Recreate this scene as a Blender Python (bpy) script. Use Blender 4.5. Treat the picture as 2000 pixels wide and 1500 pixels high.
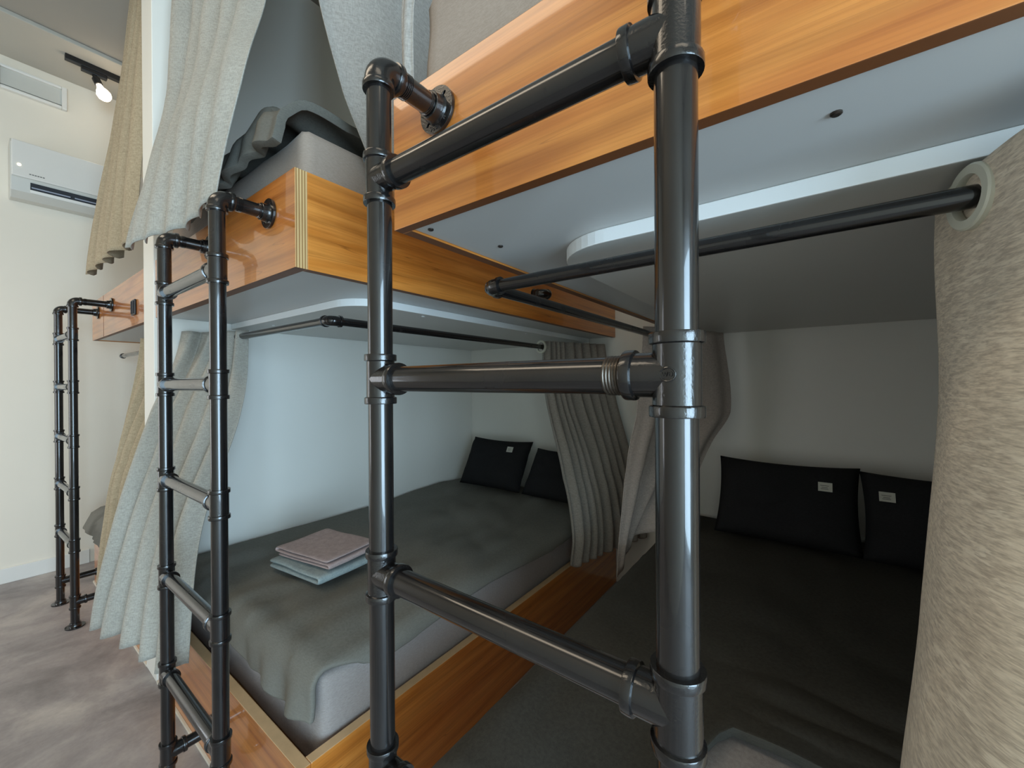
import bpy, bmesh, math, random
from mathutils import Vector, Matrix, noise
PI = math.pi
C = bpy.context.scene.collection
for o in list(bpy.data.objects): bpy.data.objects.remove(o)

# ------------------------------------------------------------------ camera, world, light, exposure
sc = bpy.context.scene
cam = bpy.data.cameras.new('camera'); co = bpy.data.objects.new('camera', cam); C.objects.link(co); sc.camera = co
cam.sensor_width = 36; cam.sensor_fit = 'HORIZONTAL'; cam.lens = 36*790/2000; cam.clip_start = .02; cam.clip_end = 100
CAMH = 1.25
co.matrix_world = (Matrix.Translation((0, 0, CAMH)) @ Matrix.Rotation(math.radians(36.7), 4, 'Z')
                   @ Matrix.Rotation(math.radians(90-.18), 4, 'X') @ Matrix.Rotation(math.radians(-.3), 4, 'Z'))
sc.view_settings.view_transform = 'Standard'; sc.view_settings.look = 'None'
sc.view_settings.gamma = 1; sc.view_settings.use_curve_mapping = False
sc.view_settings.exposure = 0.0
w = bpy.data.worlds.new('World'); sc.world = w; w.use_nodes = True
w.node_tree.nodes['Background'].inputs[0].default_value = (.62, .8, 1, 1)
w.node_tree.nodes['Background'].inputs[1].default_value = 1.0

def area(name, loc, tgt, sx, sy, power, col, spread=180):
    l = bpy.data.lights.new(name, 'AREA'); l.shape = 'RECTANGLE'; l.size = sx; l.size_y = sy
    l.energy = power; l.color = col; l.spread = math.radians(spread)
    o = bpy.data.objects.new(name, l); C.objects.link(o); o.location = loc
    o.rotation_euler = (Vector(tgt)-Vector(loc)).to_track_quat('-Z', 'Y').to_euler(); return o
# daylight through the window at the corridor's end, and warm area lights added in place of unseen track lamps
area('window_daylight', (2.35, -.62, 1.12), (-3, -.3, 1.0), 1.5, 1.95, 165, (.56, .80, 1))
area('window_daylight', (-3.45, -1.55, 1.22), (-3.6, 1, 1.0), .9, 1.5, 17, (.95, .97, 1))
area('added_ceiling_light', (-1.6, -.7, 3.25), (-1.6, -.5, 0), 1.6, .5, 14, (1, .84, .64))
area('added_ceiling_light', (.9, -.7, 3.25), (.5, .3, 0), 1.4, .5, 7, (1, .84, .64))

# ------------------------------------------------------------------ materials
def srgb(r, g, b):
    f = lambda v: (v/255/12.92) if v/255 <= .04045 else ((v/255+.055)/1.055)**2.4
    return (f(r), f(g), f(b), 1)
class N:
    def __init__(s, name):
        s.m = bpy.data.materials.new(name); s.m.use_nodes = True; s.t = s.m.node_tree
        s.b = s.t.nodes['Principled BSDF']
    def n(s, typ, **kw):
        x = s.t.nodes.new(typ)
        for k, v in kw.items():
            if k.startswith('i_'): x.inputs[int(k[2:])].default_value = v
            else: setattr(x, k, v)
        return x
    def l(s, a, b): s.t.links.new(a, b)
    def coord(s, scale, kind='Object', rot=(0, 0, 0)):
        tc = s.n('ShaderNodeTexCoord'); mp = s.n('ShaderNodeMapping')
        mp.inputs['Scale'].default_value = scale; mp.inputs['Rotation'].default_value = rot
        s.l(tc.outputs[kind], mp.inputs[0]); return mp.outputs[0]
    def noise(s, vec, scale=5, detail=3, rough=.5, dist=0):
        x = s.n('ShaderNodeTexNoise'); x.inputs['Scale'].default_value = scale; x.inputs['Detail'].default_value = detail
        x.inputs['Roughness'].default_value = rough; x.inputs['Distortion'].default_value = dist
        s.l(vec, x.inputs['Vector']); return x.outputs[0]
    def ramp(s, fac, stops):
        x = s.n('ShaderNodeValToRGB'); e = x.color_ramp.elements
        while len(e) < len(stops): e.new(.5)
        for i, (p, c) in enumerate(stops): e[i].position = p; e[i].color = c
        s.l(fac, x.inputs[0]); return x.outputs[0]
    def mix(s, a, b, fac, mode='MIX'):
        x = s.n('ShaderNodeMix', data_type='RGBA', blend_type=mode)
        if isinstance(fac, (int, float)): x.inputs[0].default_value = fac
        else: s.l(fac, x.inputs[0])
        for v, i in ((a, 6), (b, 7)):
            if isinstance(v, tuple): x.inputs[i].default_value = v
            else: s.l(v, x.inputs[i])
        return x.outputs[2]
    def bump(s, h, strength=.2, dist=.002):
        x = s.n('ShaderNodeBump'); x.inputs['Strength'].default_value = strength; x.inputs['Distance'].default_value = dist
        s.l(h, x.inputs['Height']); s.l(x.outputs[0], s.b.inputs['Normal'])
    def set(s, col=None, rough=None, metal=None, spec=None, coat=None, coatr=None, sheen=None):
        if col is not None:
            if isinstance(col, tuple): s.b.inputs['Base Color'].default_value = col
            else: s.l(col, s.b.inputs['Base Color'])
        for k, v in (('Roughness', rough), ('Metallic', metal), ('Specular IOR Level', spec), ('Coat Weight', coat),
                     ('Coat Roughness', coatr), ('Sheen Weight', sheen)):
            if v is not None: s.b.inputs[k].default_value = v
        return s.m

def plain(name, col, rough=.5, metal=0, nscale=60, bump=.05, var=.06, **kw):
    k = N(name); v = k.coord((1, 1, 1))
    f = k.noise(v, nscale, 3)
    c2 = tuple(x*(1-var*2) for x in col[:3])+(1,)
    k.set(k.mix(col, c2, f), rough, metal, **kw)
    if bump: k.bump(f, bump, .002)
    return k.m

def wood(name, axis, c1=(208, 134, 62), c2=(182, 104, 42), c3=(150, 90, 44)):
    k = N(name)
    s = {'x': (1, 12, 12), 'y': (12, 1, 12)}[axis]
    v = k.coord(s)
    big = k.noise(v, 1.3, 3, .5, 1.4)
    w_ = k.n('ShaderNodeTexWave', wave_type='BANDS', bands_direction='Z')
    w_.inputs['Scale'].default_value = .55; w_.inputs['Distortion'].default_value = 7; w_.inputs['Detail'].default_value = 3
    w_.inputs['Detail Scale'].default_value = 1.1; k.l(v, w_.inputs['Vector'])
    s2 = {'x': (3, 130, 130), 'y': (130, 3, 130)}[axis]
    fine = k.noise(k.coord(s2), 1.6, 4, .6, .3)
    base = k.ramp(big, [(.3, srgb(*c2)), (.62, srgb(*c1))])
    grain = k.ramp(w_.outputs[1], [(0, (.70, .66, .60, 1)), (.32, (.93, .92, .90, 1)), (1, (1, 1, 1, 1))])
    b2 = k.mix(base, grain, .6, 'MULTIPLY')
    fg = k.ramp(fine, [(.32, (.70, .64, .56, 1)), (.58, (1, 1, 1, 1))])
    b3 = k.mix(b2, fg, .6, 'MULTIPLY')
    # thin dark veneer lines
    ln = k.noise(k.coord({'x': (.7, 9, 30), 'y': (9, .7, 30)}[axis]), 1.0, 1, .4, .2)
    lm = k.ramp(ln, [(.497, (0, 0, 0, 1)), (.5, (1, 1, 1, 1)), (.503, (0, 0, 0, 1))])
    b4 = k.mix(b3, srgb(*c3), k.mix((0, 0, 0, 1), lm, .55))
    k.set(b4, .3, 0, spec=.5, coat=.7, coatr=.035)
    k.bump(fine, .08, .001); return k.m
M = {}
M['wood_x'] = wood('varnished_plywood_front', 'x')
M['wood_y'] = wood('varnished_plywood_side', 'y', (226, 150, 70), (200, 120, 44), (120, 66, 22))
def ply():
    k = N('plywood_end_grain'); 
    w_ = k.n('ShaderNodeTexWave', wave_type='BANDS', bands_direction='Y'); w_.inputs['Scale'].default_value = 46
    w_.inputs['Distortion'].default_value = .6; k.l(k.coord((1, 1, .05)), w_.inputs['Vector'])
    c = k.ramp(w_.outputs[1], [(0, srgb(150, 108, 62)), (.45, srgb(205, 170, 118)), (1, srgb(222, 192, 140))])
    f = k.noise(k.coord((60, 60, 4)), 2, 3)
    k.set(k.mix(c, k.ramp(f, [(.3, (.7, .65, .55, 1)), (.6, (1, 1, 1, 1))]), .5, 'MULTIPLY'), .5); return k.m
M['ply'] = ply()
M['ply_soft'] = plain('pale_plywood_edge', srgb(226, 190, 146), .5, nscale=30, var=.12)
M['ply_dark'] = plain('dark_brown_panel_edge', srgb(112, 66, 34), .5, nscale=90)  # darker brown for downward board faces and the board seam
M['pipe'] = None
def pipe(name, bumps, scale, rough):
    k = N(name); v = k.coord((1, 1, 1)); f = k.noise(v, scale, 4)
    f2 = k.noise(v, 14, 3)
    k.set(k.mix(srgb(16, 15, 15), srgb(26, 24, 24), f2), rough, .0, spec=.42, coat=.55, coatr=.04)
    r = k.ramp(f2, [(.3, (rough-.06,)*3+(1,)), (.7, (rough+.08,)*3+(1,))]); k.l(r, k.b.inputs['Roughness'])
    k.bump(f, bumps, .0015); 
    return k.m
M['pipe'] = pipe('black_lacquered_pipe', .05, 90, .22)
M['fitting'] = pipe('black_cast_fitting', .24, 420, .18)
M['thread'] = plain('bare_steel_thread', srgb(92, 84, 76), .35, .8, nscale=200)
def painted(name, c, rough=.75, b=.12, var=.05, sc_=3):
    k = N(name); v = k.coord((1, 1, 1)); f = k.noise(v, 260, 2); g = k.noise(v, sc_, 3)
    c2 = tuple(x*(1-var) for x in c[:3])+(1,)
    k.set(k.mix(c, c2, g), rough, spec=.35); k.bump(f, b, .0008); return k.m
M['wall'] = painted('off_white_wall_paint', srgb(240, 230, 213))
M['wall_in'] = painted('white_panel_paint', srgb(238, 236, 228), .55)
M['ceiling'] = painted('grey_ceiling_paint', srgb(164, 158, 148))
M['soffit'] = painted('pale_soffit_paint', srgb(190, 184, 172))
M['under'] = painted('white_laminate', srgb(192, 192, 190), .32, .02)
M['tray'] = painted('white_plastic_edge', srgb(240, 243, 243), .3, .01)
M['traybot'] = painted('grey_laminate', srgb(206, 204, 198), .35, .02)
def floor_m():
    k = N('mottled_grey_vinyl'); v = k.coord((1, 1, 1)); a = k.noise(v, 2.6, 6, .62, .6); b = k.noise(v, 9, 5, .6, .3); f = k.noise(v, 80, 3)
    c = k.ramp(a, [(.3, srgb(128, 122, 120)), (.5, srgb(164, 156, 153)), (.7, srgb(192, 183, 175))])
    c = k.mix(c, k.ramp(b, [(.35, (.72, .70, .70, 1)), (.6, (1.0, 1.0, 1.0, 1))]), .6, 'MULTIPLY')
    c = k.mix(c, k.ramp(f, [(.3, (.86, .86, .86, 1)), (.6, (1, 1, 1, 1))]), .5, 'MULTIPLY')
    k.set(c, .5, spec=.35); k.bump(f, .06, .001); return k.m
M['floor'] = floor_m()
def fabric(name, c1, c2, scale=420, stretch=(1, 1, .25), bump=.35, big=6, slub=None, sheen=.08, spec=.15):
    k = N(name)
    a = k.noise(k.coord((.3, .3, 2.2) if slub else stretch), scale, 3, .6); g = k.noise(k.coord((1, 1, 1)), big, 3)
    b = k.noise(k.coord((.2, .2, 1)), scale*.8, 3, .6)
    m_ = k.mix(a, b, .5)
    c = k.ramp(m_, [(.38, srgb(*c2)), (.6, srgb(*c1))])
    c = k.mix(c, k.ramp(g, [(.3, (.9, .9, .9, 1)), (.7, (1, 1, 1, 1))]), .5, 'MULTIPLY')
    if slub:
        s_ = k.noise(k.coord(slub), 26, 3, .7, .4)
        s2 = k.noise(k.coord((1, 1, 1)), 18, 3, .6)
        sm = k.mix(k.ramp(s_, [(.54, (0, 0, 0, 1)), (.62, (1, 1, 1, 1))]), k.ramp(s2, [(.35, (0.25, .25, .25, 1)), (.6, (1, 1, 1, 1))]), 1.0, 'MULTIPLY')
        c = k.mix(c, srgb(244, 232, 212), k.mix((0, 0, 0, 1), sm, .75))
        m_ = k.mix(m_, s_, .5)
    k.set(c, .9, spec=spec, sheen=sheen); k.bump(m_, bump, .0015); return k.m
M['curtain'] = fabric('grey_green_linen', (176, 172, 162), (150, 147, 138), bump=.2)
M['curtain_beige'] = fabric('beige_linen', (178, 161, 134), (150, 134, 108), bump=.2)
M['curtain_taupe'] = fabric('taupe_grey_slub_linen', (234, 220, 199), (190, 176, 158), 300, slub=(.9, .9, 6.0), bump=.5)
M['curtain_grey'] = fabric('light_grey_linen', (166, 160, 152), (142, 136, 129), bump=.2)
M['curtain_pale'] = fabric('pale_pinkish_linen', (200, 188, 180), (174, 162, 154), bump=.2)
M['sheet'] = fabric('pale_grey_sheet', (172, 164, 160), (152, 144, 140), 700, (1, 1, 1), .1)
M['sheet_up'] = fabric('taupe_grey_sheet', (164, 150, 138), (148, 135, 123), 700, (1, 1, 1), .1)
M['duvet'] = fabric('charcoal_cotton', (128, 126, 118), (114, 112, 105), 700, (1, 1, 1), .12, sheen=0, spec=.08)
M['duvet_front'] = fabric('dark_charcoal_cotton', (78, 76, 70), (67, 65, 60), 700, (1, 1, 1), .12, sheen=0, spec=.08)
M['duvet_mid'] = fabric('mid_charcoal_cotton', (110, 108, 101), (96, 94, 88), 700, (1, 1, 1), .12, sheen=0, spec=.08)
M['pillow'] = fabric('black_grey_cotton', (46, 46, 47), (36, 36, 37), 700, (1, 1, 1), .12, sheen=0, spec=.08)
M['towel_pink'] = fabric('pinkish_grey_towelling', (180, 160, 156), (158, 140, 137), 260, (1, 1, 1), .6)
M['towel_blue'] = fabric('blue_grey_towelling', (160, 170, 168), (135, 147, 148), 260, (1, 1, 1), .6)
M['white_plastic'] = plain('white_plastic', srgb(232, 228, 220), .3, bump=0, var=.01)
M['ac_side'] = plain('pale_grey_plastic', srgb(205, 203, 194), .45, bump=0, var=.01)
M['black'] = plain('black_plastic', srgb(24, 24, 26), .35, bump=.02)
M['dark_gap'] = plain('dark_vent_cavity', srgb(22, 24, 32), .6, bump=0)
M['blade'] = plain('grey_vane_plastic', srgb(150, 155, 170), .4, bump=0)
M['text'] = plain('grey_print', srgb(120, 118, 112), .6, bump=0)
M['ring'] = plain('cream_grommet_plastic', srgb(214, 214, 198), .4, nscale=40, bump=.1)
M['tag'] = plain('white_woven_label', srgb(206, 206, 194), .8, bump=.1)
M['screw'] = plain('dark_steel_screw', srgb(70, 62, 56), .4, .7)
M['screw_light'] = plain('pale_screw_cap', srgb(225, 228, 228), .3)
M['strip'] = plain('white_base_trim', srgb(235, 228, 212), .5, bump=0)
def emit(name, c, s):
    k = N(name); k.b.inputs['Emission Color'].default_value = c; k.b.inputs['Emission Strength'].default_value = s
    k.set(c); return k.m
M['bulb'] = emit('lit_warm_bulb', (1, .84, .62, 1), 9)
M['led'] = emit('lit_indicator', (1, .9, .65, 1), 3)
def glass():
    k = N('window_glass'); k.set((1, 1, 1, 1), .02); k.b.inputs['Transmission Weight'].default_value = 1; return k.m
M['glass'] = glass()

# ------------------------------------------------------------------ helpers
def obj(name, bm, mat, parent=None, smooth=True, bevel=0):
    bm.normal_update(); m0 = mat[0] if isinstance(mat, (list, tuple)) else mat
    if not any(w_ in m0.name for w_ in ('linen', 'cotton', 'sheet', 'towel')):
        for e in bm.edges:
            if len(e.link_faces) == 2 and e.calc_face_angle(0) > math.radians(32): e.smooth = False
    me = bpy.data.meshes.new(name); bm.to_mesh(me); bm.free()
    for m_ in (mat if isinstance(mat, (list, tuple)) else [mat]): me.materials.append(m_)
    o = bpy.data.objects.new(name, me); C.objects.link(o)
    if smooth:
        for p in me.polygons: p.use_smooth = True
    if bevel:
        b = o.modifiers.new('bevel', 'BEVEL'); b.width = bevel; b.segments = 2; b.limit_method = 'ANGLE'
        b.angle_limit = math.radians(50)
        for p in me.polygons: p.use_smooth = False
    if parent: o.parent = parent; o.matrix_parent_inverse = parent.matrix_basis.inverted()
    return o
def tag(o, label, cat, group=None):
    o['label'] = label; o['category'] = cat
    if group: o['group'] = group
    return o
def thing(name, label, cat, loc=(0, 0, 0), group=None):
    o = bpy.data.objects.new(name, None); C.objects.link(o); o.location = loc; o.empty_display_size = .1
    return tag(o, label, cat, group)
def struct(name, bm, m, **kw):
    o = obj(name, bm, m, smooth=False, **kw); o['kind'] = 'structure'; return o
def box(bm, x0, x1, y0, y1, z0, z1, mi=0):
    vs = [bm.verts.new((x, y, z)) for x in (x0, x1) for y in (y0, y1) for z in (z0, z1)]
    for q in ((0, 1, 3, 2), (4, 6, 7, 5), (0, 4, 5, 1), (2, 3, 7, 6), (0, 2, 6, 4), (1, 5, 7, 3)):
        f = bm.faces.new([vs[i] for i in q]); f.material_index = mi
    return bm
def B(*a): return box(bmesh.new(), *a)
def frame(d):
    d = d.normalized(); a = Vector((0, 0, 1)) if abs(d.z) < .9 else Vector((1, 0, 0))
    u = d.cross(a).normalized(); return u, d.cross(u)
def lathe(bm, p0, d, prof, seg=28, caps=True):
    """profile [(t, r)] revolved about the axis p0 + t*d"""
    p0 = Vector(p0); d = Vector(d).normalized(); u, v = frame(d); rings = []
    for t, r in prof:
        rings.append([bm.verts.new(p0+d*t+(u*math.cos(a)+v*math.sin(a))*r) for a in (2*PI*i/seg for i in range(seg))])
    for a, b in zip(rings, rings[1:]):
        for i in range(seg): bm.faces.new((a[i], a[(i+1) % seg], b[(i+1) % seg], b[i]))
    if caps: bm.faces.new(rings[0][::-1]); bm.faces.new(rings[-1])
    return bm
def tube(bm, pts, r, seg=24, caps=True):
    pts = [Vector(p) for p in pts]; rings = []; u = None
    for i, p in enumerate(pts):
        d = (pts[min(i+1, len(pts)-1)]-pts[max(i-1, 0)]).normalized()
        if u is None: u, v = frame(d)
        else: u = (u-d*u.dot(d)).normalized(); v = d.cross(u)
        rr = r[i] if isinstance(r, list) else r
        rings.append([bm.verts.new(p+(u*math.cos(a)+v*math.sin(a))*rr) for a in (2*PI*k/seg for k in range(seg))])
    for a, b in zip(rings, rings[1:]):
        for i in range(seg): bm.faces.new((a[i], a[(i+1) % seg], b[(i+1) % seg], b[i]))
    if caps: bm.faces.new(rings[0][::-1]); bm.faces.new(rings[-1])
    return bm
def catmull(pts, n):
    """resample a polyline of tuples smoothly to n points"""
    P_ = [Vector(p) for p in pts]; P_ = [P_[0]*2-P_[1]]+P_+[P_[-1]*2-P_[-2]]; out = []; m = len(pts)-1
    for i in range(n):
        t = i/(n-1)*m; k = min(int(t), m-1); t -= k; a, b, c, d = P_[k:k+4]
        out.append(.5*((2*b)+(c-a)*t+(2*a-5*b+4*c-d)*t*t+(3*b-a-3*c+d)*t**3))
    return out
def mesh_from_curve(cu, mtx):
    o = bpy.data.objects.new('tmp', cu); C.objects.link(o); bpy.context.view_layer.update()
    me = bpy.data.meshes.new_from_object(o.evaluated_get(bpy.context.evaluated_depsgraph_get()))
    bpy.data.objects.remove(o); me.transform(mtx); bm = bmesh.new(); bm.from_mesh(me); return bm
def text_bm(s, size, mtx, ext=.0006):
    cu = bpy.data.curves.new('t', 'FONT'); cu.body = s; cu.size = size; cu.extrude = ext; cu.align_x = 'CENTER'; cu.align_y = 'CENTER'
    return mesh_from_curve(cu, mtx)
def merge(a, b):
    me = bpy.data.meshes.new('t'); b.to_mesh(me); b.free(); a.from_mesh(me); bpy.data.meshes.remove(me); return a
def smoothmod(o, lv=1):
    s = o.modifiers.new('subdivision', 'SUBSURF'); s.levels = lv; s.render_levels = lv; return o
def solid(o, t, off=-1):
    s = o.modifiers.new('thickness', 'SOLIDIFY'); s.thickness = t; s.offset = off; return o

# ------------------------------------------------------------------ layout (metres; camera stands at x=0 y=0)
YB = .468        # front plane of the bunks
YW = 2.42        # back wall
ZU, ZT = 1.53, 1.77   # bottom and top of the upper bunks' boards
XR2 = -.994      # right face of the middle bunk
XL1, XR1 = -.617, .95
XP0, XP1 = -2.37, -2.21   # partition
XE = -4.1        # end wall
HC = 3.36
XB3 = -3.66   # left end of the farthest bunk

# ------------------------------------------------------------------ setting
struct('floor', B(XE-.1, 2.6, -1.7, YW+.1, -.1, 0), M['floor'])
struct('ceiling', B(XE-.1, 2.6, -1.7, YW+.1, HC, HC+.1), M['ceiling'])
struct('trim_1', B(XE, -3.62, -1.6, YW, HC-.025, HC), M['soffit'], bevel=.004)
struct('wall_left', B(XE-.1, XE, -1.7, YW+.1, 0, HC), M['wall'])
struct('wall_back', B(XE, 2.5, YW, YW+.1, 0, HC), M['wall_in'])
bm = bmesh.new()
for a in ((XE, -3.95, 0, HC), (-2.95, 2.5, 0, HC), (-3.95, -2.95, 0, .3), (-3.95, -2.95, 2.15, HC)): box(bm, a[0], a[1], -1.7, -1.6, a[2], a[3])
struct('wall_front', bm, M['wall'])
bm = bmesh.new()
for a in ((-3.95, -3.90, .3, 2.15), (-3.0, -2.95, .3, 2.15), (-3.90, -3.0, .3, .35), (-3.90, -3.0, 2.10, 2.15)): box(bm, a[0], a[1], -1.67, -1.62, a[2], a[3])
w2 = struct('window_2', bm, M['white_plastic'])
obj('pane', B(-3.90, -3.0, -1.648, -1.642, .35, 2.10), M['glass'], w2, False)
bm = bmesh.new()
for a in ((-1.6, -1.4, 0, HC), (.15, YW, 0, HC), (-1.4, .15, 0, .10), (-1.4, .15, 2.2, HC)): box(bm, 2.5, 2.6, *a)
struct('wall_right', bm, M['wall'])
bm = bmesh.new()
for a in ((-1.4, -1.35, .10, 2.2), (.1, .15, .10, 2.2), (-1.35, .1, .10, .16), (-1.35, .1, 2.15, 2.2), (-.65, -.6, .16, 2.15)): box(bm, 2.52, 2.57, *a)
wn = struct('window_1', bm, M['white_plastic'])
g_ = obj('pane', B(2.54, 2.546, -1.35, .1, .16, 2.15), M['glass'], wn, False)
struct('wall_middle', B(XP0, XP1, YB-.006, YW, 0, HC), M['wall_in'], bevel=.003)
struct('wall_side', B(XR1, XR1+.1, YB, YW, 0, HC), M['wall_in'])
struct('baseboard_left', B(XE, XE+.012, -1.6, .5, 0, .095), M['white_plastic'], bevel=.003)

# ------------------------------------------------------------------ bunks
def rounded_rect(x0, x1, y0, y1, r, corners):
    pts = []
    for (cx, cy, a0, key) in ((x0, y0, PI, 'a'), (x1, y0, 1.5*PI, 'b'), (x1, y1, 0, 'c'), (x0, y1, .5*PI, 'd')):
        if key in corners:
            ox = cx+(r if cx == x0 else -r); oy = cy+(r if cy == y0 else -r)
            for i in range(13): a = a0+i/12*PI/2; pts.append((ox+r*math.cos(a), oy+r*math.sin(a)))
        else: pts.append((cx, cy))
    return pts
def prism(pts, z0, z1, side_mi=0, cap_mi=0):
    bm = bmesh.new(); a = [bm.verts.new((x, y, z0)) for x, y in pts]; b = [bm.verts.new((x, y, z1)) for x, y in pts]
    n = len(pts)
    for i in range(n): f = bm.faces.new((a[i], a[(i+1) % n], b[(i+1) % n], b[i])); f.material_index = side_mi
    f = bm.faces.new(a[::-1]); f.material_index = cap_mi; f = bm.faces.new(b); f.material_index = cap_mi
    return bm
def upper_bunk(label, x0, x1, left, right, tray, th, corners, screws, caps):
    t = thing('upper_bunk', label, 'bunk bed', ((x0+x1)/2, 1.4, ZU), 'upper bunk platforms')
    bm = B(x0, x1, YB, YB+th, ZU, ZT)
    bm.normal_update()
    for f in bm.faces:
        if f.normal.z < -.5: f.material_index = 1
        elif f.normal.x > .5 or f.normal.x < -.5 or f.normal.z > .5: f.material_index = 2
    obj('front_board', bm, [M['wood_x'], M['ply_dark'], M['ply']], t, False, .0012)
    for flag, xa, xb in ((left, x0, x0+.025), (right, x1-.025, x1)):
        if flag:
            bm = B(xa, xb, YB+th, YW-.002, ZU, ZT); bm.normal_update()
            for f in bm.faces:
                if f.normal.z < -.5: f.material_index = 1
                elif f.normal.z > .5: f.material_index = 2
            obj('side_board', bm, [M['wood_y'], M['ply_dark'], M['ply']], t, False, .0012)
    xa = x0+(.027 if left else .002); xb = x1-(.027 if right else .002)
    obj('base_panel', B(xa, xb, YB+th+.001, YW-.003, ZU+.004, ZU+.03), M['under'], t, False)
    bm = prism(rounded_rect(*tray, .13, corners), ZU-.022, ZU+.004, 0, 1)
    obj('inset_panel', bm, [M['tray'], M['traybot']], t, False, .002)
    for (x, y) in screws:
        bm = lathe(bmesh.new(), (x, y, ZU+.001), (0, 0, 1), [(0, .004), (.001, .0055), (.004, .0055)], 12)
        obj('screw', bm, M['screw'], t)
    for (x, y) in caps:
        bm = lathe(bmesh.new(), (x, y, ZU-.0245), (0, 0, 1), [(0, .004), (.001, .007), (.003, .007)], 12)
        obj('screw_cap', bm, M['screw_light'], t)
    return t
b1 = upper_bunk('nearest upper bunk platform, pale varnished plywood front board behind the big foreground ladder', XL1, XR1-.002, True, False,
                (-.44, XR1-.01, .70, YW-.01), .02, 'a', [(-.565, .51), (-.13, .52), (-.52, .66), (.02, .55)], [])
b2 = upper_bunk('middle upper bunk platform with plywood corner edge and white reflection on its front board', XP1+.002, XR2, False, True,
                (XP1+.01, -1.17, .74, YW-.01), .03, 'b', [], [(-1.9, .80), (-1.21, 1.05), (-1.21, 1.75)])
b3 = upper_bunk('farthest upper bunk platform, plywood board with small black socket beside the end wall', XB3, XP0-.002, True, False,
                (XB3+.05, XP0-.02, .74, YW-.01), .02, '', [], [])
# board seam and socket on the far bunk
o = obj('board_seam', B(-3.306, -3.302, YB-.0008, YB, ZU, ZT), M['ply_dark'], b3, False)
so = thing('wall_socket', 'small black double socket on the farthest upper bunk board next to the white partition', 'socket', (-2.565, YB, 1.61))
obj('socket_plate', B(-2.60, -2.53, YB-.008, YB-.0005, 1.578, 1.650), M['black'], so, False, .003)
for dx in (-2.591, -2.558): obj('socket_insert', B(dx, dx+.018, YB-.011, YB-.008, 1.585, 1.643), M['dark_gap'], so, False, .002)

def lower_box(label, x0, x1, left, right, h=.315):
    t = thing('bed_box', label, 'bed base', ((x0+x1)/2, 1.4, 0), 'lower bed bases')
    def board(name, bm, mi):
        bm.normal_update()
        for f in bm.faces:
            if abs(f.normal.z) > .5: f.material_index = 1
        obj(name, bm, [mi, M['ply_soft']], t, False, .002)
    board('front_board', B(x0, x1, YB, YB+.03, 0, h), M['wood_x'])
    if left: board('side_board', B(x0, x0+.03, YB+.03, YW-.002, 0, h), M['wood_y'])
    if right: board('side_board', B(x1-.03, x1, YB+.03, YW-.002, 0, h), M['wood_y'])
    obj('bed_deck', B(x0+(.031 if left else .001), x1-(.031 if right else .001), YB+.031, YW-.003, .17, .20), M['ply'], t, False)
    if not left and not right or right:
        obj('base_strip', B(x0, x1, YB-.007, YB-.0005, .0005, .011), M['strip'], t, False)
    return t
lower_box('plywood base of the middle lower bed, its bare front corner pointing at the viewer', XP1+.002, XR2, False, True)
lower_box('base of the nearest lower bed, mostly hidden under the dark duvet', XL1, XR1-.002, True, False)
lower_box('low plywood base of the farthest lower bed behind the far ladder', XB3, XP0-.002, False, False, .30)

# ------------------------------------------------------------------ mattresses, duvets, pillows, towels
def nz(x, y, z=0, s=3.0): return noise.noise(Vector((x*s, y*s, z*s+7.3)))
def mattress(label, x0, x1, y0, y1, z0, z1, m_, r=.035):
    bm = bmesh.new(); xs = 26; ys = 36; zs = 5
    bm = B(x0, x1, y0, y1, z0, z1)
    bmesh.ops.bevel(bm, geom=[e for e in bm.edges], offset=r, segments=4, affect='EDGES', profile=.6)
    bmesh.ops.subdivide_edges(bm, edges=[e for e in bm.edges if e.calc_length() > .3], cuts=14, use_grid_fill=True)
    bm.normal_update()
    for v in bm.verts:
        n_ = nz(v.co.x, v.co.y, v.co.z*2, 4)*.006+nz(v.co.x*3+v.co.z*5, v.co.y*3, v.co.z, 3)*.003
        if z0+.02 < v.co.z: v.co += v.normal*n_
    t = thing('mattress', label, 'mattress', ((x0+x1)/2, (y0+y1)/2, z0), 'grey sheeted mattresses')
    obj('mattress_body', bm, m_, t)
    return t
mattress('grey sheeted mattress on the middle lower bed beneath the towels', XP1+.012, XR2-.044, .548, YW-.012, .202, .475, M['sheet'])
mattress('mattress of the nearest lower bed, sheet bare only at the very front', XL1+.082, XR1-.012, .53, YW-.012, .202, .49, M['sheet'])
mattress('mattress of the middle upper bunk, taupe sheeted corner showing below a crumpled duvet', XP1+.012, XR2-.055, .515, YW-.012, ZU+.032, 1.915, M['sheet_up'])
mattress('mattress of the nearest upper bunk above the broad foreground board', XL1+.038, XR1-.012, .495, YW-.012, ZU+.032, 1.965, M['sheet_up'], .05)
mattress('mattress of the farthest lower bed seen past the far ladder', XB3+.035, XP0-.012, .515, YW-.012, .202, .42, M['sheet'])

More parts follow.
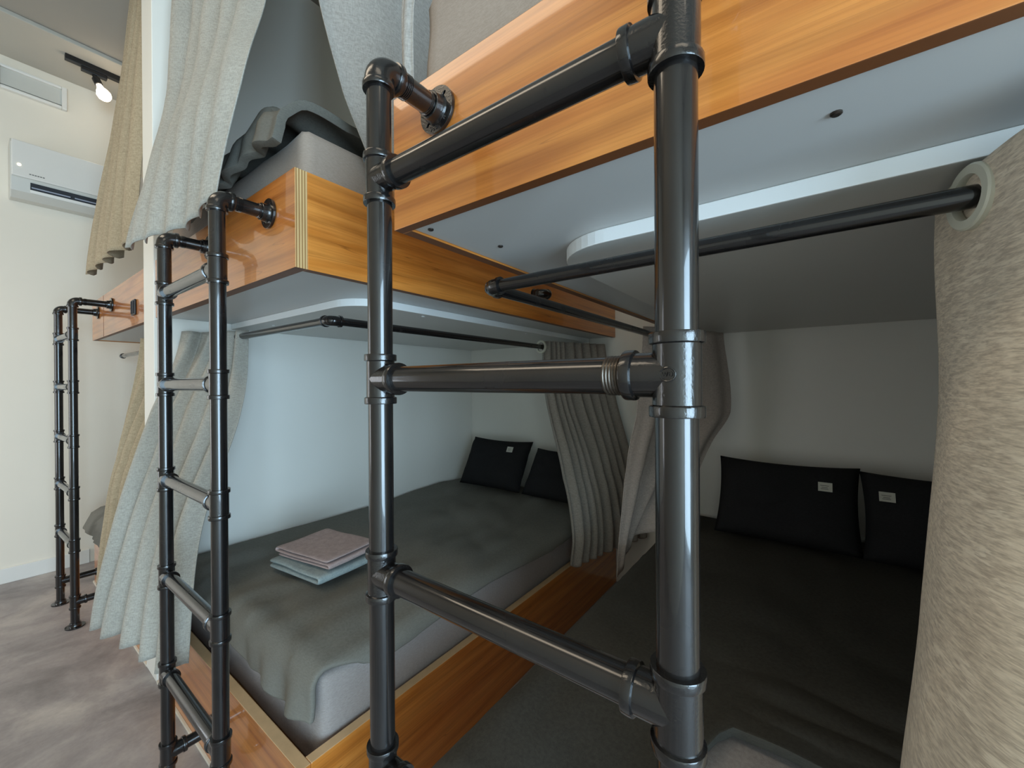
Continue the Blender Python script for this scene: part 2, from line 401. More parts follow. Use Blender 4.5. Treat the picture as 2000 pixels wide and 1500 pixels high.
def drape(label, rect, top, over, mat, th=.02, out=.02, r=.03, wr=.008, seed=0, nx=70, ny=90, extra=None, gapfn=None, bump=0.0):
    """cloth lying on rect=(x0,x1,y0,y1) at z=top; over(side, s)->overhang length for 'l','r','f'"""
    x0, x1, y0, y1 = rect; bm = bmesh.new(); g = []
    def fall(d):
        if d <= 0: return 0, 0
        q = r*PI/2
        if d < q: a = d/r; return r*math.sin(a), r*(1-math.cos(a))
        return r+out*min(1, (d-q)/.1), r+(d-q)
    for j in range(ny+1):
        row = []
        v = j/ny
        for i in range(nx+1):
            u = i/nx; yy0 = y0-over('f', u); 
            # denser sampling near the front
            Y = yy0+(y1-yy0)*(v**1.25)
            sv = max(0, min(1, (Y-y0)/(y1-y0)))
            X = (x0-over('l', sv))+((x1+over('r', sv))-(x0-over('l', sv)))*u
            dl = max(0, x0-X); dr = max(0, X-x1); df = max(0, y0-Y)
            ol, zl = fall(dl); orr, zr = fall(dr); of, zf = fall(df)
            x = min(max(X, x0), x1)-ol+orr; y = max(Y, y0)-of
            z = top-max(zl, zr, zf)-.3*min(zf, zr+zl)
            s_ = seed*3.7
            w_ = nz(X+s_, Y, 0, 2.3)*1.2+nz(X*2.2+s_, Y*.9, 2, 4)*.6+abs(nz(X*.8+Y*.9+s_, Y*.3-X*.5, 4, 5))*.9
            hang = max(zl, zr, zf)
            if hang < .02: z += max(-.10, w_)*wr
            else:
                if zf > .02: y -= (nz(X*3+s_, 0, z, 4)+.3)*min(.03, zf*.25); 
                if max(zl, zr) > .02: x += (1 if dr > 0 else -1)*(nz(Y*3+s_, 1, z, 4)+.3)*min(.02, max(zl, zr)*.2)
            p = Vector((x, y, z))
            if extra: p = extra(p, X, Y)
            row.append(bm.verts.new(p))
        g.append(row)
    for j in range(ny):
        for i in range(nx): bm.faces.new((g[j][i], g[j][i+1], g[j+1][i+1], g[j+1][i]))
    o = obj('duvet', bm, mat); solid(o, th, 1); 
    b = o.modifiers.new('bevel', 'BEVEL'); b.width = th*.35; b.segments = 2; b.limit_method = 'ANGLE'; b.angle_limit = math.radians(60)
    tag(o, label, 'duvet', 'dark duvets'); return o
# middle lower bed
def ov2(s, t):
    if s == 'f': return .13+.012*math.sin(t*9)+.008*math.sin(t*31)
    if s == 'r': return .050*min(1, .25+t*10)+.010*math.sin(t*11+1)*min(1, t*10)
    return 0
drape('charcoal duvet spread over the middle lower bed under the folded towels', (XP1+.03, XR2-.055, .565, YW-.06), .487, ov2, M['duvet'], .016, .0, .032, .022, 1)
# nearest lower bed
def ov1(s, t):
    if s == 'l': return .175+.010*math.sin(t*13)
    if s == 'f': return max(0, min(.08, (.205-t)*2))
    return 0
def cut1(p, X, Y):
    # front edge runs back to the right: shift the cloth's front rows
    k = max(0, min(1, 1-(Y-.60)/.6)); p = Vector(p); q = max(0, min(1, (X+.27)/.12)); p.y += k*.40*q
    return p
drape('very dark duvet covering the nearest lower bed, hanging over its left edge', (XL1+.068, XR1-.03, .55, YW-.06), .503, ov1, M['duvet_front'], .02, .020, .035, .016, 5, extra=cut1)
# middle upper bunk
def ov3(s, t):
    if s == 'f': return .11+.045*max(0, 1-t)+.008*math.sin(t*14)
    if s == 'r': return 0.0
    return 0
def bunch(p, X, Y):
    p = Vector(p); k = math.exp(-((X+1.20)/.17)**2-((Y-.56)/.15)**2); p.z += .035*k
    f = math.exp(-((Y-.62)/.25)**2); q = X*17+Y*9
    if Y > .5: p.z += .030*f*(math.sin(q)+.5*math.sin(q*2.3+1)+.9)*min(1, max(.15, (-1.0-X)*7))
    else: p.y -= .012*(math.sin(X*38)+.6*math.sin(X*71+1)+1)
    return p
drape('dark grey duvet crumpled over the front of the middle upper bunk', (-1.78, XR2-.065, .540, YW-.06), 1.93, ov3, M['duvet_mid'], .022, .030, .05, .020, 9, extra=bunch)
# farthest lower bed
def ov4(s, t): return .13 if s in 'fl' else 0
drape('dark grey duvet on the farthest lower bed behind the tied curtains', (XB3+.03, XP0-.03, .53, YW-.06), .445, ov4, M['duvet'], .04, .03, .05, .025, 12, 40, 40)

def pillow(label, loc, w_, h_, th, lean, yaw, tagpos, roll=0):
    t = thing('pillow', label, 'pillow', loc, 'dark pillows against the back wall')
    bm = bmesh.new(); n = 22; rows = []
    for side in (-1, 1):
        g = []
        for j in range(n+1):
            r_ = []
            for i in range(n+1):
                u = i/n*2-1; v = j/n*2-1
                k = max(0, (1-u**4)*(1-v**4))**.55
                # corners pulled to points, sides slightly drawn in
                x = u*w_/2*(1-.05*(1-v*v)); z = v*h_/2*(1-.08*(1-u*u)*(1 if v > 0 else .3))
                y = side*th/2*k*(1+.18*nz(u*2+w_*9+loc[0], v*2, side, 1.5))
                y += .006*nz(u*5, v*5+loc[0], side, 1)*k
                r_.append(bm.verts.new((x, y, z+h_/2)))
            g.append(r_)
        for j in range(n):
            for i in range(n):
                f = (g[j][i], g[j][i+1], g[j+1][i+1], g[j+1][i]); bm.faces.new(f if side < 0 else f[::-1])
    bmesh.ops.remove_doubles(bm, verts=bm.verts, dist=.0005)
    o = obj('pillow_case', bm, M['pillow'], t); 
    u, v = tagpos
    y = -th/2*max(0, (1-u**4)*(1-v**4))**.55-.008
    lb = obj('cloth_label', B(u*w_/2-.024, u*w_/2+.024, y-.002, y, h_/2+v*h_/2-.019, h_/2+v*h_/2+.019), M['tag'], t, False)
    bm = bmesh.new()
    for dz, q in ((.005, .017), (-.003, .012), (-.009, .015)): box(bm, u*w_/2-q, u*w_/2+q*.7, y-.0026, y-.002, h_/2+v*h_/2+dz-.0012, h_/2+v*h_/2+dz+.0012)
    tx = obj('label_print', bm, M['text'], t, False)
    for c in (o, lb, tx): c.matrix_parent_inverse = Matrix.Identity(4)
    t.rotation_euler = (lean, roll, yaw); return t
L = math.radians
pillow('black pillow on the nearest lower bed, left of its pair, with white cloth label', (-.11, 2.11, .545), .54, .37, .15, L(-27), 0, (.55, .35))
pillow('black pillow on the nearest lower bed, right of its pair, half behind the taupe curtain', (.425, 2.10, .545), .54, .36, .15, L(-27), 0, (-.72, .35))
pillow('dark pillow propped in the back corner of the middle lower bed with white label', (-1.80, 2.13, .53), .52, .36, .15, L(-30), L(2), (.55, .45), L(0))
pillow('dark pillow on the middle lower bed, half hidden behind the grey side curtain', (-1.27, 2.12, .53), .50, .33, .14, L(-34), L(-3), (.7, .2), L(0))

def towel(label, cx, cy, z, sx, sy, th, layers, yaw, mat, seed):
    t = thing('folded_towel', label, 'towel', (cx, cy, z), 'folded towels on the middle lower bed')
    # one long strip folded into layers: section in x-z, folds at the +x and -x ends
    pts = []; lh = th/layers
    for k in range(layers):
        xs = [(-sx/2+sx*i/10) for i in range(11)]
        if k % 2: xs = xs[::-1]
        for x in xs: pts.append((x, (k+.5)*lh))
        if k < layers-1:
            s_ = 1 if k % 2 == 0 else -1
            for a in (.25, .5, .75): pts.append((s_*(sx/2+math.sin(a*PI)*lh*.5), (k+.5)*lh+lh*(.5-.5*math.cos(a*PI))))
    bm = bmesh.new(); ny = 8; g = []
    for (x, zz) in pts:
        row = []
        for j in range(ny+1):
            yy = -sy/2+sy*j/ny
            row.append(bm.verts.new((x+.004*nz(yy*4, zz*60+seed, 0, 2), yy+.005*nz(x*3, zz*50+seed, 1, 2), zz+.010*nz(x*2, yy*2, seed, 2.5)*zz/th+.003*nz(x*8, yy*8, seed, 1))))
        g.append(row)
    for a, b in zip(g, g[1:]):
        for j in range(ny): bm.faces.new((a[j], a[j+1], b[j+1], b[j]))
    o = obj('towel_cloth', bm, mat, t); o.matrix_parent_inverse = Matrix.Identity(4); solid(o, lh*.72, 0); smoothmod(o, 1)
    t.rotation_euler = (0, 0, yaw); return t
towel('pale blue-grey folded towel, lower of the two on the duvet', -1.575, .835, .530, .31, .25, .036, 2, L(6), M['towel_blue'], 1)
towel('pinkish-grey folded towel lying on top of the blue-grey one', -1.57, .86, .574, .30, .24, .034, 3, L(9), M['towel_pink'], 4)

# ------------------------------------------------------------------ pipe ladders
R = .0172
def collar_prof(L_, r=R*1.13, rc=R*1.30, c=.009):
    return [(0, r*.9), (0, rc*.985), (.001, rc), (c-.001, rc), (c, rc*.985), (c+.001, r), (L_-c-.001, r), (L_-c, rc*.985), (L_-c+.001, rc), (L_-.001, rc), (L_, rc*.985), (L_, r*.9)]
def tee_bm(p, axis, branch, half=.035, blen=.043):
    bm = bmesh.new(); p = Vector(p); axis = Vector(axis).normalized(); br = Vector(branch).normalized()
    lathe(bm, p-axis*half, axis, collar_prof(2*half))
    r = R*1.13; rc = R*1.30
    lathe(bm, p, br, [(.0, r*.995), (.014, r*.995), (.022, r), (blen-.010, r), (blen-.009, rc*.985), (blen-.008, rc), (blen-.001, rc), (blen, rc*.985), (blen, r*.9)])
    return bm
def elbow_bm(p, d1, d2, leg=.030):
    """corner at p; mouths towards d1 and d2"""
    bm = bmesh.new(); p = Vector(p); d1 = Vector(d1).normalized(); d2 = Vector(d2).normalized(); rb = .020
    pts = [p+d1*leg]+[p+d1*rb+d2*rb-(d2*math.cos(a)+d1*math.sin(a))*rb for a in (PI/2*i/8 for i in range(9))]+[p+d2*leg]
    tube(bm, pts, R*1.16)
    for d in (d1, d2): lathe(bm, p+d*(leg-.006), d, [(0, R), (0, R*1.28), (.001, R*1.31), (.008, R*1.31), (.009, R*1.28), (.009, R)])
    return bm
def flange_bm(p, d, r=.037, hub=True):
    """flange whose face lies at p; the pipe leaves along d"""
    p = Vector(p); d = Vector(d).normalized(); u, v = frame(d)
    cu = bpy.data.curves.new('f', 'CURVE'); cu.dimensions = '2D'; cu.fill_mode = 'BOTH'; cu.extrude = .0025; cu.bevel_depth = .0006
    def spl(pts):
        s = cu.splines.new('POLY'); s.points.add(len(pts)-1); s.use_cyclic_u = True
        for q, (x, y) in zip(s.points, pts): q.co = (x, y, 0, 1)
    spl([(r*math.cos(2*PI*i/48), r*math.sin(2*PI*i/48)) for i in range(48)])
    for k in range(4):
        a0 = PI/4+k*PI/2; hx, hy = .0275*math.cos(a0), .0275*math.sin(a0); pts = []
        for i in range(16):
            a = 2*PI*i/16; lx = .0046*math.cos(a); ly = .0030*math.sin(a)
            pts.append((hx+lx*math.cos(a0)-ly*math.sin(a0), hy+lx*math.sin(a0)+ly*math.cos(a0)))
        spl(pts)
    mt = Matrix.Identity(4)
    for i, ax in enumerate((u, v, d)):
        for j in range(3): mt[j][i] = ax[j]
    mt = Matrix.Translation(p+d*.0034) @ mt
    bm = mesh_from_curve(cu, mt)
    if hub: lathe(bm, p+d*.004, d, [(0, R*1.55), (.004, R*1.38), (.010, R*1.30), (.018, R*1.26), (.019, R*1.2), (.019, R)])
    return bm
def ladder(label, pr, pl, rungs, ztop, zarm, zbot, detail=False):
    """pr, pl = (x, y) of right and left pole"""
    t = thing('pipe_ladder', label, 'ladder', ((pr[0]+pl[0])/2, (pr[1]+pl[1])/2, 0), 'black pipe ladders')
    dv = Vector((pl[0]-pr[0], pl[1]-pr[1], 0)); W = dv.length; dv.normalize()
    for (x, y), s in ((pr, 1), (pl, -1)):
        obj('pole', tube(bmesh.new(), [(x, y, zbot+.004), (x, y, ztop-.022)], R), M['pipe'], t)
        e = obj('elbow_fitting', elbow_bm((x, y, ztop), (0, 0, -1), (0, 1, 0)), M['fitting'], t)
        obj('standoff_arm', tube(bmesh.new(), [(x, y+.022, ztop), (x, YB-.018, ztop)], R*.98), M['pipe'], t)
        for (y_, n_) in ((y+.0395, 4), (YB-.030, 2)):
            pr_ = []
            for q in range(n_): pr_ += [(q*.0028, R*.985), (q*.0028+.0008, R*1.06), (q*.0028+.0016, R*1.06), (q*.0028+.0024, R*.985)]
            obj('pipe_thread', lathe(bmesh.new(), (x, y_, ztop), (0, 1, 0), pr_), M['fitting'], t)
        f = obj('board_flange', flange_bm((x, YB-.0005, ztop), (0, -1, 0)), M['fitting'], t)
        if detail and s < 0:
            mt = Matrix.Translation((x-.005, YB-.0068, ztop-.0285)) @ Matrix.Rotation(PI/2, 4, 'X')
            obj('cast_numerals', text_bm('965', .0125, mt, .0010), M['fitting'], f, False)
        # lower stand-off to the bed base
        tb = obj('tee_fitting', tee_bm((x, y, zarm), (0, 0, 1), (0, 1, 0)), M['fitting'], t)
        obj('standoff_arm', tube(bmesh.new(), [(x, y+.02, zarm), (x, YB-.02, zarm)], R*.98), M['pipe'], t)
        obj('board_flange', flange_bm((x, YB-.0005, zarm), (0, -1, 0)), M['fitting'], t)
        obj('foot_flange', flange_bm((x, y, zbot+.0005), (0, 0, 1)), M['fitting'], t)
        for k, z in enumerate(rungs):
            tf = obj('tee_fitting', tee_bm((x, y, z), (0, 0, 1), dv*s), M['fitting'], t)
            if detail and s > 0 and k == 1:
                vd = Vector((.12, -1, 0)).normalized(); uu = Vector((0, 0, 1)).cross(vd)*-1
                cpos = Vector((x, y, z))+Vector((-.10, -.99, 0)).normalized()*(R*1.175)
                n_ = Vector((-.10, -.99, 0)).normalized(); u_ = Vector((0, 0, 1)).cross(n_)*-1
                u_ = Vector((.995, -.10, 0))
                pts = [cpos+u_*(.0062*math.cos(a))+Vector((0, 0, .0055*math.sin(a)))+n_*(-.0009*math.cos(a)**2) for a in (2*PI*i/28 for i in range(29))]
                bm = tube(bmesh.new(), pts, .0007, 6)
                mt = Matrix.Identity(4)
                for i, ax in enumerate((u_, Vector((0, 0, 1)), n_)):
                    for j in range(3): mt[j][i] = ax[j]
                merge(bm, text_bm('WD', .0052, Matrix.Translation(cpos+n_*.0001) @ mt, .0006))
                obj('cast_maker_mark', bm, M['fitting'], tf)
    for z in rungs:
        a = Vector((pr[0], pr[1], z))+dv*.02; b = Vector((pl[0], pl[1], z))-dv*.02
        rg = obj('rung', tube(bmesh.new(), [a, b], R), M['pipe'], t)
        if detail and abs(z-rungs[1]) < .01:
            pr_ = []
            for q in range(6): pr_ += [(q*.0030, R*1.002), (q*.0030+.0009, R*1.05), (q*.0030+.0018, R*1.05), (q*.0030+.0027, R*1.002)]
            obj('pipe_thread', lathe(bmesh.new(), Vector((pr[0], pr[1], z))+dv*.0425, dv, pr_), M['thread'], rg)
    return t
RZ = [1.25+v for v in (.29, .006, -.272, -.55, -.84)]
ladder('large black pipe ladder in the foreground against the nearest bunk', (-.0913, .352), (-.497, .352), RZ, 1.70, .14, 0, True)
ladder('black pipe ladder at the middle bunk beside the white partition', (-1.128, .352), (-1.5625, .352), [1.25+v for v in (.272, .0, -.283, -.575, -.867)], 1.69, .14, 0)
ladder('small far black pipe ladder in front of the end wall', (-3.064, .32), (-3.456, .305), [1.25+v for v in (.262, -.01, -.29, -.56, -.83)], 1.685, .13, 0)

# ------------------------------------------------------------------ curtain rods
RR = .0135
def rod(label, pts, brackets, ends=''):
    t = thing('curtain_rod', label, 'curtain rod', pts[0], 'black pipe curtain rods')
    for a, b in zip(pts, pts[1:]): obj('rod_pipe', tube(bmesh.new(), [a, b], RR), M['pipe'], t)
    for p, q, r_ in zip(pts, pts[1:], pts[2:]):
        d1 = (Vector(p)-Vector(q)).normalized(); d2 = (Vector(r_)-Vector(q)).normalized(); bm = bmesh.new(); q = Vector(q); rb = .018
        tube(bm, [q+d1*.032]+[q+d1*rb+d2*rb-(d2*math.cos(a)+d1*math.sin(a))*rb for a in (PI/2*i/8 for i in range(9))]+[q+d2*.032], RR*1.25)
        for d in (d1, d2): lathe(bm, q+d*.028, d, [(0, RR), (0, RR*1.42), (.007, RR*1.42), (.007, RR)])
        obj('corner_elbow', bm, M['fitting'], t)
    for p, d in brackets:
        bm = lathe(bmesh.new(), p, d, [(-.016, RR*1.2), (-.010, RR*1.35), (.010, RR*1.35), (.016, RR*1.2)])
        lathe(bm, p, (0, 0, 1), [(0, RR*.9), (.022, RR*.9), (ZU-.0225-p[2]-.003, RR*.9), (ZU-.0225-p[2]-.003, RR*1.9), (ZU-.0225-p[2], RR*1.9)])
        obj('hanger_bracket', bm, M['fitting'], t)
    if ends: 
        bm = lathe(bmesh.new(), pts[0], Vector(pts[1])-Vector(pts[0]), [(-.004, RR*1.1), (-.002, RR*1.3), (.02, RR*1.3), (.022, RR*.9)]); obj('end_cap', bm, M['fitting'], t)
    return t
rod('black curtain rod under the nearest upper bunk, threaded through the taupe curtain', [(XR1-.003, .70, 1.464), (-.585, .70, 1.464), (-.585, YW-.003, 1.464)], [((-.35, .86+0, 1.464), (1, 0, 0))][:0])
rod('black curtain rod under the middle upper bunk, turning the corner above the bed', [(XP1+.003, .69, 1.452), (-1.235, .69, 1.452), (-1.235, YW-.003, 1.452)], [])
rod('short black curtain rod end under the farthest upper bunk', [(-3.86, .64, 1.45), (XP0-.003, .64, 1.45)], [], 'x')
# little pipe elbow fixed to the middle bunk's side board
obj('hook_elbow', elbow_bm((XR2+.05, 1.50, 1.64), (-1, 0, 0), (0, 1, 0)), M['fitting'], b2)
obj('hook_flange', lathe(bmesh.new(), (XR2+.0005, 1.50, 1.64), (1, 0, 0), [(0, .026), (.003, .026), (.004, R*1.2), (.02, R*1.2)]), M['fitting'], b2)

# ------------------------------------------------------------------ curtains
def curtain(label, levels, folds, amp, mat, nu=260, nv=60, seed=0, group='curtains', phase=0, hem=.006, th=.003, name='curtain', asym=.25, irregular=.5):
    """levels: [(z, amp factor, [(x,y)...])] top to bottom; path is followed by fold waves"""
    random.seed(seed); bm = bmesh.new(); paths = [(z if isinstance(z, tuple) else (z, z), a, catmull([(x, y, 0) for x, y in pl], nu+1)) for z, a, pl in levels]
    zs = [p[0] for p in paths]; rows = []; m_ = len(paths)-1
    for j in range(nv+1):
        t = j/nv*m_; k = min(int(t), m_-1); f = t-k
        A = paths[max(k-1, 0)]; B_ = paths[k]; C_ = paths[k+1]; D = paths[min(k+2, m_)]
        def cr(a, b, c, d): return .5*((2*b)+(c-a)*f+(2*a-5*b+4*c-d)*f*f+(3*b-a-3*c+d)*f**3)
        pts = [cr(A[2][i], B_[2][i], C_[2][i], D[2][i]) for i in range(nu+1)]
        af = B_[1]+(C_[1]-B_[1])*f
        row = []
        for i in range(nu+1):
            u = i/nu
            zz = (B_[0][0]*(1-u)+B_[0][1]*u)*(1-f)+(C_[0][0]*(1-u)+C_[0][1]*u)*f
            d = (pts[min(i+1, nu)]-pts[max(i-1, 0)]); d.z = 0
            if d.length > 1e-6: d.normalize()
            n_ = Vector((-d.y, d.x, 0))
            ph = 2*PI*folds*(u+irregular*.35/folds*noise.noise(Vector((u*folds*.6, seed*3.1, zz*.35)))*2)+phase
            w_ = math.sin(ph)+asym*math.sin(2*ph+.7)
            a_ = amp*af*(.72+.5*noise.noise(Vector((u*folds*.5+9, seed*1.7, zz*.5))))
            p = pts[i]+n_*(w_*a_)+d*(math.cos(ph)*a_*.35)
            wob = noise.noise(Vector((u*4, zz*3, seed)))*.006
            dz = 0
            dz = hem*math.sin(ph+1)*(j/nv)**8
            row.append(bm.verts.new((p.x+n_.x*wob, p.y+n_.y*wob, zz+dz)))
        rows.append(row)
    for a, b in zip(rows, rows[1:]):
        for i in range(nu): bm.faces.new((a[i], a[i+1], b[i+1], b[i]))
    o = obj(name, bm, mat); solid(o, th, 0); return tag(o, label, 'curtain', group)
def grommet(parent, p, axis, r=.026, w_=.0115):
    bm = bmesh.new(); p = Vector(p); d = Vector(axis).normalized()
    lathe(bm, p-d*.005, d, [(0, r-w_*.0), (0, r+w_-.002), (.002, r+w_), (.008, r+w_), (.010, r+w_-.002), (.010, r), (.008, r-.001), (.002, r-.001), (0, r)], 40, False)
    return obj('grommet_ring', bm, M['ring'], parent)
HB = HC-.02
# upper, middle bunk, gathered at its left
curtain('tall grey-green curtain gathered at the left of the middle upper bunk', [
    (3.30, 1.2, [(-2.17, .53), (-1.9, .58), (-1.62, .61), (-1.38, .62)]),
    (2.60, 1.4, [(-2.17, .49), (-1.9, .53), (-1.62, .54), (-1.35, .55)]),
    (2.35, 1.4, [(-2.15, .47), (-1.88, .50), (-1.58, .50), (-1.29, .50)]),
    (2.05, 1.1, [(-2.06, .40), (-1.80, .42), (-1.50, .42), (-1.17, .41)]),
    ((1.745, 1.715), .8, [(-2.04, .345), (-1.78, .36), (-1.55, .395), (-1.235, .372)])], 5, .028, M['curtain'], seed=2, hem=.012)
# upper, farthest bunk
curtain('beige curtain gathered on the farthest upper bunk below the track light', [
    (3.28, .8, [(-2.78, .52), (-2.6, .52), (-2.40, .52)]),
    (2.5, 1, [(-2.95, .46), (-2.7, .47), (-2.40, .47)]),
    (1.88, 1, [(-3.36, .415), (-2.9, .43), (-2.42, .44)])], 5, .035, M['curtain_beige'], seed=5, hem=.010)
# upper, side of the middle bunk
curtain('light grey curtain hanging in the gap between middle and nearest upper bunks', [
    (3.30, .5, [(-.95, .47), (-.93, .80), (-.90, 1.2)]),
    (2.25, .8, [(-.965, .50), (-.93, .66), (-.90, .95)]),
    (2.0, .8, [(-.965, .575), (-.93, .70), (-.90, .92)]),
    (1.80, .8, [(-.965, .67), (-.94, .78), (-.91, .92)])], 1.2, .02, M['curtain_grey'], seed=8, asym=.1)
curtain('narrow beige curtain fold beside the mattress of the nearest upper bunk', [
    (3.30, 1, [(-.60, .50), (-.55, .51), (-.50, .50)]),
    (2.05, 1, [(-.60, .485), (-.575, .48), (-.545, .485)]),
    (1.93, 1, [(-.612, .482), (-.597, .478), (-.580, .486)]),
    (1.775, 1, [(-.612, .485), (-.597, .478), (-.583, .487)])], 1.0, .008, M['curtain_grey'], seed=11, nu=60)
# lower, middle bunk front left, pulled out over the base
c_ = curtain('grey-green curtain pulled out over the left of the middle lower bed', [
    (1.478, .8, [(-2.17, .54), (-2.10, .66), (-1.93, .70)]),
    (1.15, 1, [(-2.19, .45), (-2.02, .52), (-1.80, .62)]),
    (.75, 1.2, [(-2.21, .36), (-2.0, .40), (-1.72, .46)]),
    ((.33, .35), 1.3, [(-2.25, .29), (-1.98, .325), (-1.61, .385)])], 5, .030, M['curtain'], seed=14)
curtain('beige curtain strip of the farthest lower bed beside the white partition', [
    (1.475, .8, [(-2.62, .50), (-2.5, .56), (-2.41, .62)]),
    (.9, 1, [(-2.68, .42), (-2.55, .43), (-2.42, .44)]),
    (.60, 1, [(-2.71, .385), (-2.57, .39), (-2.42, .40)]),
    (.33, 1, [(-2.76, .365), (-2.58, .37), (-2.42, .38)])], 3, .022, M['curtain_beige'], seed=17, nu=120)
# lower, middle bunk side
c2 = curtain('grey curtain bunched at the far right side of the middle lower bed', [
    (1.485, .9, [(-1.235, 1.95), (-1.16, 2.10), (-1.04, 2.36)]),
    (1.2, 1.0, [(-1.21, 1.93), (-1.12, 2.10), (-.98, 2.36)]),
    (.75, 1.0, [(-1.03, 1.83), (-.97, 2.08), (-.87, 2.36)]),
    (.50, .9, [(-.955, 1.78), (-.91, 2.06), (-.82, 2.37)]),
    (.34, .8, [(-.955, 1.76), (-.90, 2.05), (-.80, 2.38)])], 9, .026, M['curtain_grey'], seed=20)
grommet(c2, (-1.235, 1.935, 1.452), (.15, 1, 0))
# lower, nearest bunk left side
c3 = curtain('pale curtain at the back left of the nearest lower bed behind the foreground ladder', [
    (1.50, .8, [(-.60, 1.80), (-.52, 2.05), (-.36, 2.30)]),
    (1.1, .9, [(-.63, 1.80), (-.52, 2.05), (-.33, 2.30)]),
    (.95, .9, [(-.66, 1.78), (-.56, 2.0), (-.40, 2.2)]),
    (.80, .9, [(-.68, 1.77), (-.61, 1.96), (-.45, 2.12)]),
    ((.37, .60), .4, [(-.70, 1.73), (-.695, 1.80), (-.67, 1.88), (-.46, 1.98)])], 3.3, .022, M['curtain_pale'], seed=23)
# lower, nearest bunk front right: taupe
c4 = curtain('large taupe slubbed curtain with grommet at the right edge, closest to the viewer', [
    (1.497, 0, [(.143, .84), (.136, .79), (.150, .70), (.176, .60), (.235, .555), (.31, .60), (.34, .72), (.40, .82), (.47, .75), (.50, .62), (.58, .57), (.66, .62), (.72, .75), (.80, .68), (.90, .60)]),
    (1.42, 0, [(.143, .84), (.135, .79), (.150, .70), (.176, .60), (.238, .545), (.32, .59), (.35, .72), (.40, .82), (.47, .75), (.50, .62), (.58, .57), (.66, .62), (.72, .75), (.80, .68), (.90, .60)]),
    (1.20, 0, [(.140, .80), (.129, .72), (.126, .64), (.158, .555), (.24, .515), (.33, .57), (.37, .70), (.42, .80), (.48, .74), (.52, .61), (.60, .56), (.67, .62), (.73, .75), (.81, .68), (.92, .60)]),
    (.95, 0, [(.118, .78), (.107, .70), (.106, .61), (.142, .525), (.24, .495), (.33, .56), (.37, .69), (.42, .79), (.48, .73), (.52, .60), (.60, .55), (.67, .62), (.73, .75), (.81, .68), (.92, .60)]),
    (.62, 0, [(.090, .76), (.080, .68), (.080, .60), (.118, .515), (.24, .485), (.34, .55), (.38, .68), (.43, .78), (.49, .72), (.53, .60), (.62, .55), (.68, .62), (.74, .75), (.82, .68), (.92, .60)])],
    1, 0, M['curtain_taupe'], seed=26, nu=200)
grommet(c4, (.148, .70, 1.464), (1, .28, 0))

# ------------------------------------------------------------------ air conditioner, vent, track light
XA = XE+.185
ac = thing('air_conditioner', 'white wall mounted air conditioner with open louvre on the end wall', 'air conditioner', (XE, .6, 2.45))
bm = bmesh.new(); sec = [(XE+.001, 2.43), (XE+.10, 2.425), (XE+.16, 2.455), (XA, 2.53), (XA, 2.74), (XA-.02, 2.765), (XE+.001, 2.765)]
y0, y1 = .155, .98
a = [bm.verts.new((x, y0, z)) for x, z in sec]; b = [bm.verts.new((x, y1, z)) for x, z in sec]
for i in range(7): bm.faces.new((a[i], a[(i+1) % 7], b[(i+1) % 7], b[i]))
bm.faces.new(a[::-1]); bm.faces.new(b)
obj('casing', bm, M['ac_side'], ac, False, .006)
obj('front_panel', B(XA, XA+.012, y0+.005, y1-.005, 2.535, 2.755), M['white_plastic'], ac, False, .005)
bm = bmesh.new(); 
p0 = Vector((XE+.158, 0, 2.450)); p1 = Vector((XA+.002, 0, 2.532)); d_ = p1-p0; n_ = Vector((d_.z, 0, -d_.x)).normalized()
def slab(bm, s0, s1, ya, yb, off0, off1):
    vs = []
    for off in (off0, off1):
        for s in (s0, s1):
            for y in (ya, yb): q = p0+d_*s+n_*off; vs.append(bm.verts.new((q.x, y, q.z)))
    for q in ((0, 1, 3, 2), (4, 6, 7, 5), (0, 4, 5, 1), (2, 3, 7, 6), (0, 2, 6, 4), (1, 5, 7, 3)): bm.faces.new([vs[i] for i in q])
    return bm
obj('outlet_cavity', slab(bm, .30, .80, y0+.08, y1-.05, .0, .004), M['dark_gap'], ac, False)
obj('louvre', slab(bmesh.new(), .10, .32, y0+.08, y1-.05, .004, .010), M['white_plastic'], ac, False, .002)
for k in range(4):
    ya = y0+.085+k*.185; obj('vane', slab(bmesh.new(), .44, .52, ya, ya+.165, .004, .012), M['blade'], ac, False)
obj('indicator_lamp', lathe(bmesh.new(), (XA+.012, y0+.035, 2.605), (1, 0, 0), [(0, .008), (.002, .008), (.004, .005)], 16), M['led'], ac)
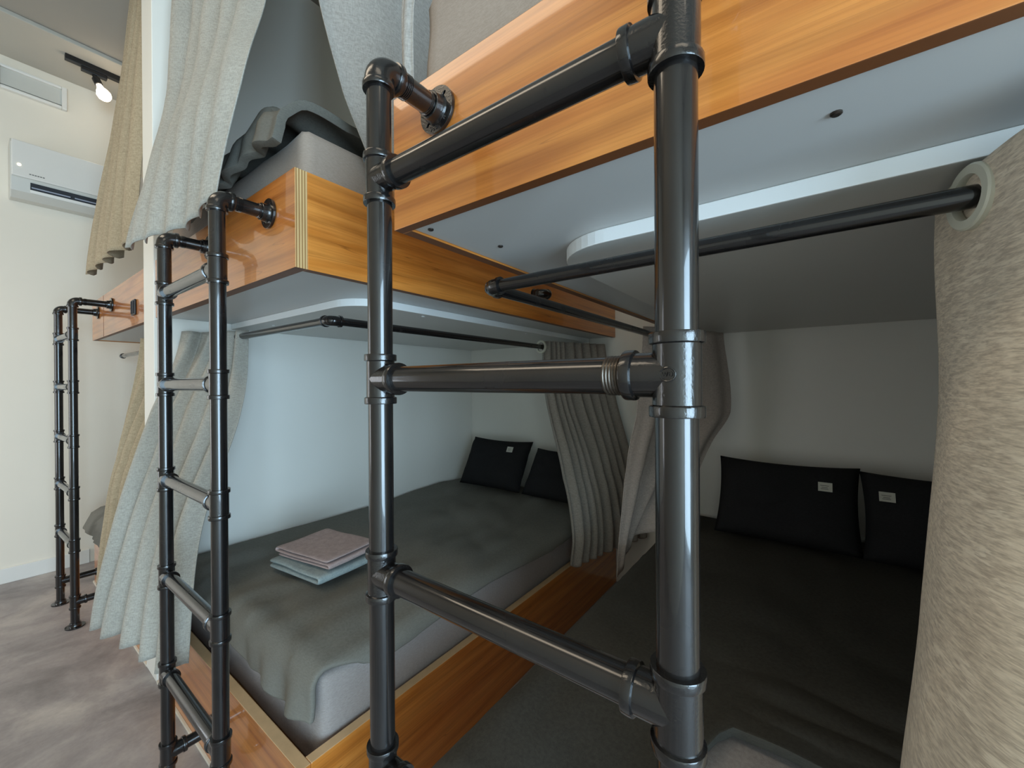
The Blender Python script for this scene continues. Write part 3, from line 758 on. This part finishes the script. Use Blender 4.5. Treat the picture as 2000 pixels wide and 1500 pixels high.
mt = Matrix.Translation((XA+.0125, y0+.105, 2.562)) @ Matrix.Rotation(PI/2, 4, 'Z') @ Matrix.Rotation(PI/2, 4, 'X')
bm = bmesh.new()
for k in range(6): box(bm, XA+.0122, XA+.013, y0+.075+k*.011, y0+.075+k*.011+.008, 2.558, 2.564)
obj('small_print', bm, M['text'], ac, False)

vt = thing('wall_vent', 'white recessed vent frame high on the end wall above the air conditioner', 'vent', (XE, .26, 3.2))
bm = bmesh.new(); 
for a in ((.10, .125, 3.12, 3.27), (.385, .41, 3.12, 3.27), (.125, .385, 3.12, 3.138), (.125, .385, 3.252, 3.27)): box(bm, XE+.0005, XE+.03, *a)
obj('vent_frame', bm, M['white_plastic'], vt, False, .004)
obj('vent_panel', B(XE+.0005, XE+.012, .125, .385, 3.150, 3.252), M['ac_side'], vt, False)
obj('vent_slot', B(XE+.0005, XE+.006, .125, .385, 3.138, 3.150), M['text'], vt, False)

tl = thing('track_light', 'black ceiling track with one lit warm bulb near the end wall', 'light', (-3.77, .7, HC-.025))
XT = -3.77; ZTk = HC-.025
obj('track_rail', B(XT-.017, XT+.017, .37, 1.15, ZTk-.034, ZTk-.0005), M['black'], tl, False, .002)
bm = B(XT-.016, XT+.016, .44, .56, ZTk-.06, ZTk-.034); obj('track_adapter', bm, M['black'], tl, False, .004)
hd = obj('lamp_holder', lathe(bmesh.new(), (XT, .50, ZTk-.06), (.25, .35, -1), [(0, .012), (.02, .012), (.022, .021), (.06, .021), (.062, .018)]), M['black'], tl)
dd = Vector((.25, .35, -1)).normalized(); pb = Vector((XT, .50, ZTk-.06))+dd*.062
obj('bulb', lathe(bmesh.new(), pb, dd, [(0, .014), (.02, .018), (.04, .030), (.06, .037), (.08, .034), (.095, .022), (.10, .008)]), M['bulb'], tl)
l = bpy.data.lights.new('track_bulb_light', 'POINT'); l.energy = .6; l.color = (1, .84, .64); l.shadow_soft_size = .05
lo = bpy.data.objects.new('track_bulb_light', l); C.objects.link(lo); lo.location = pb+dd*.17
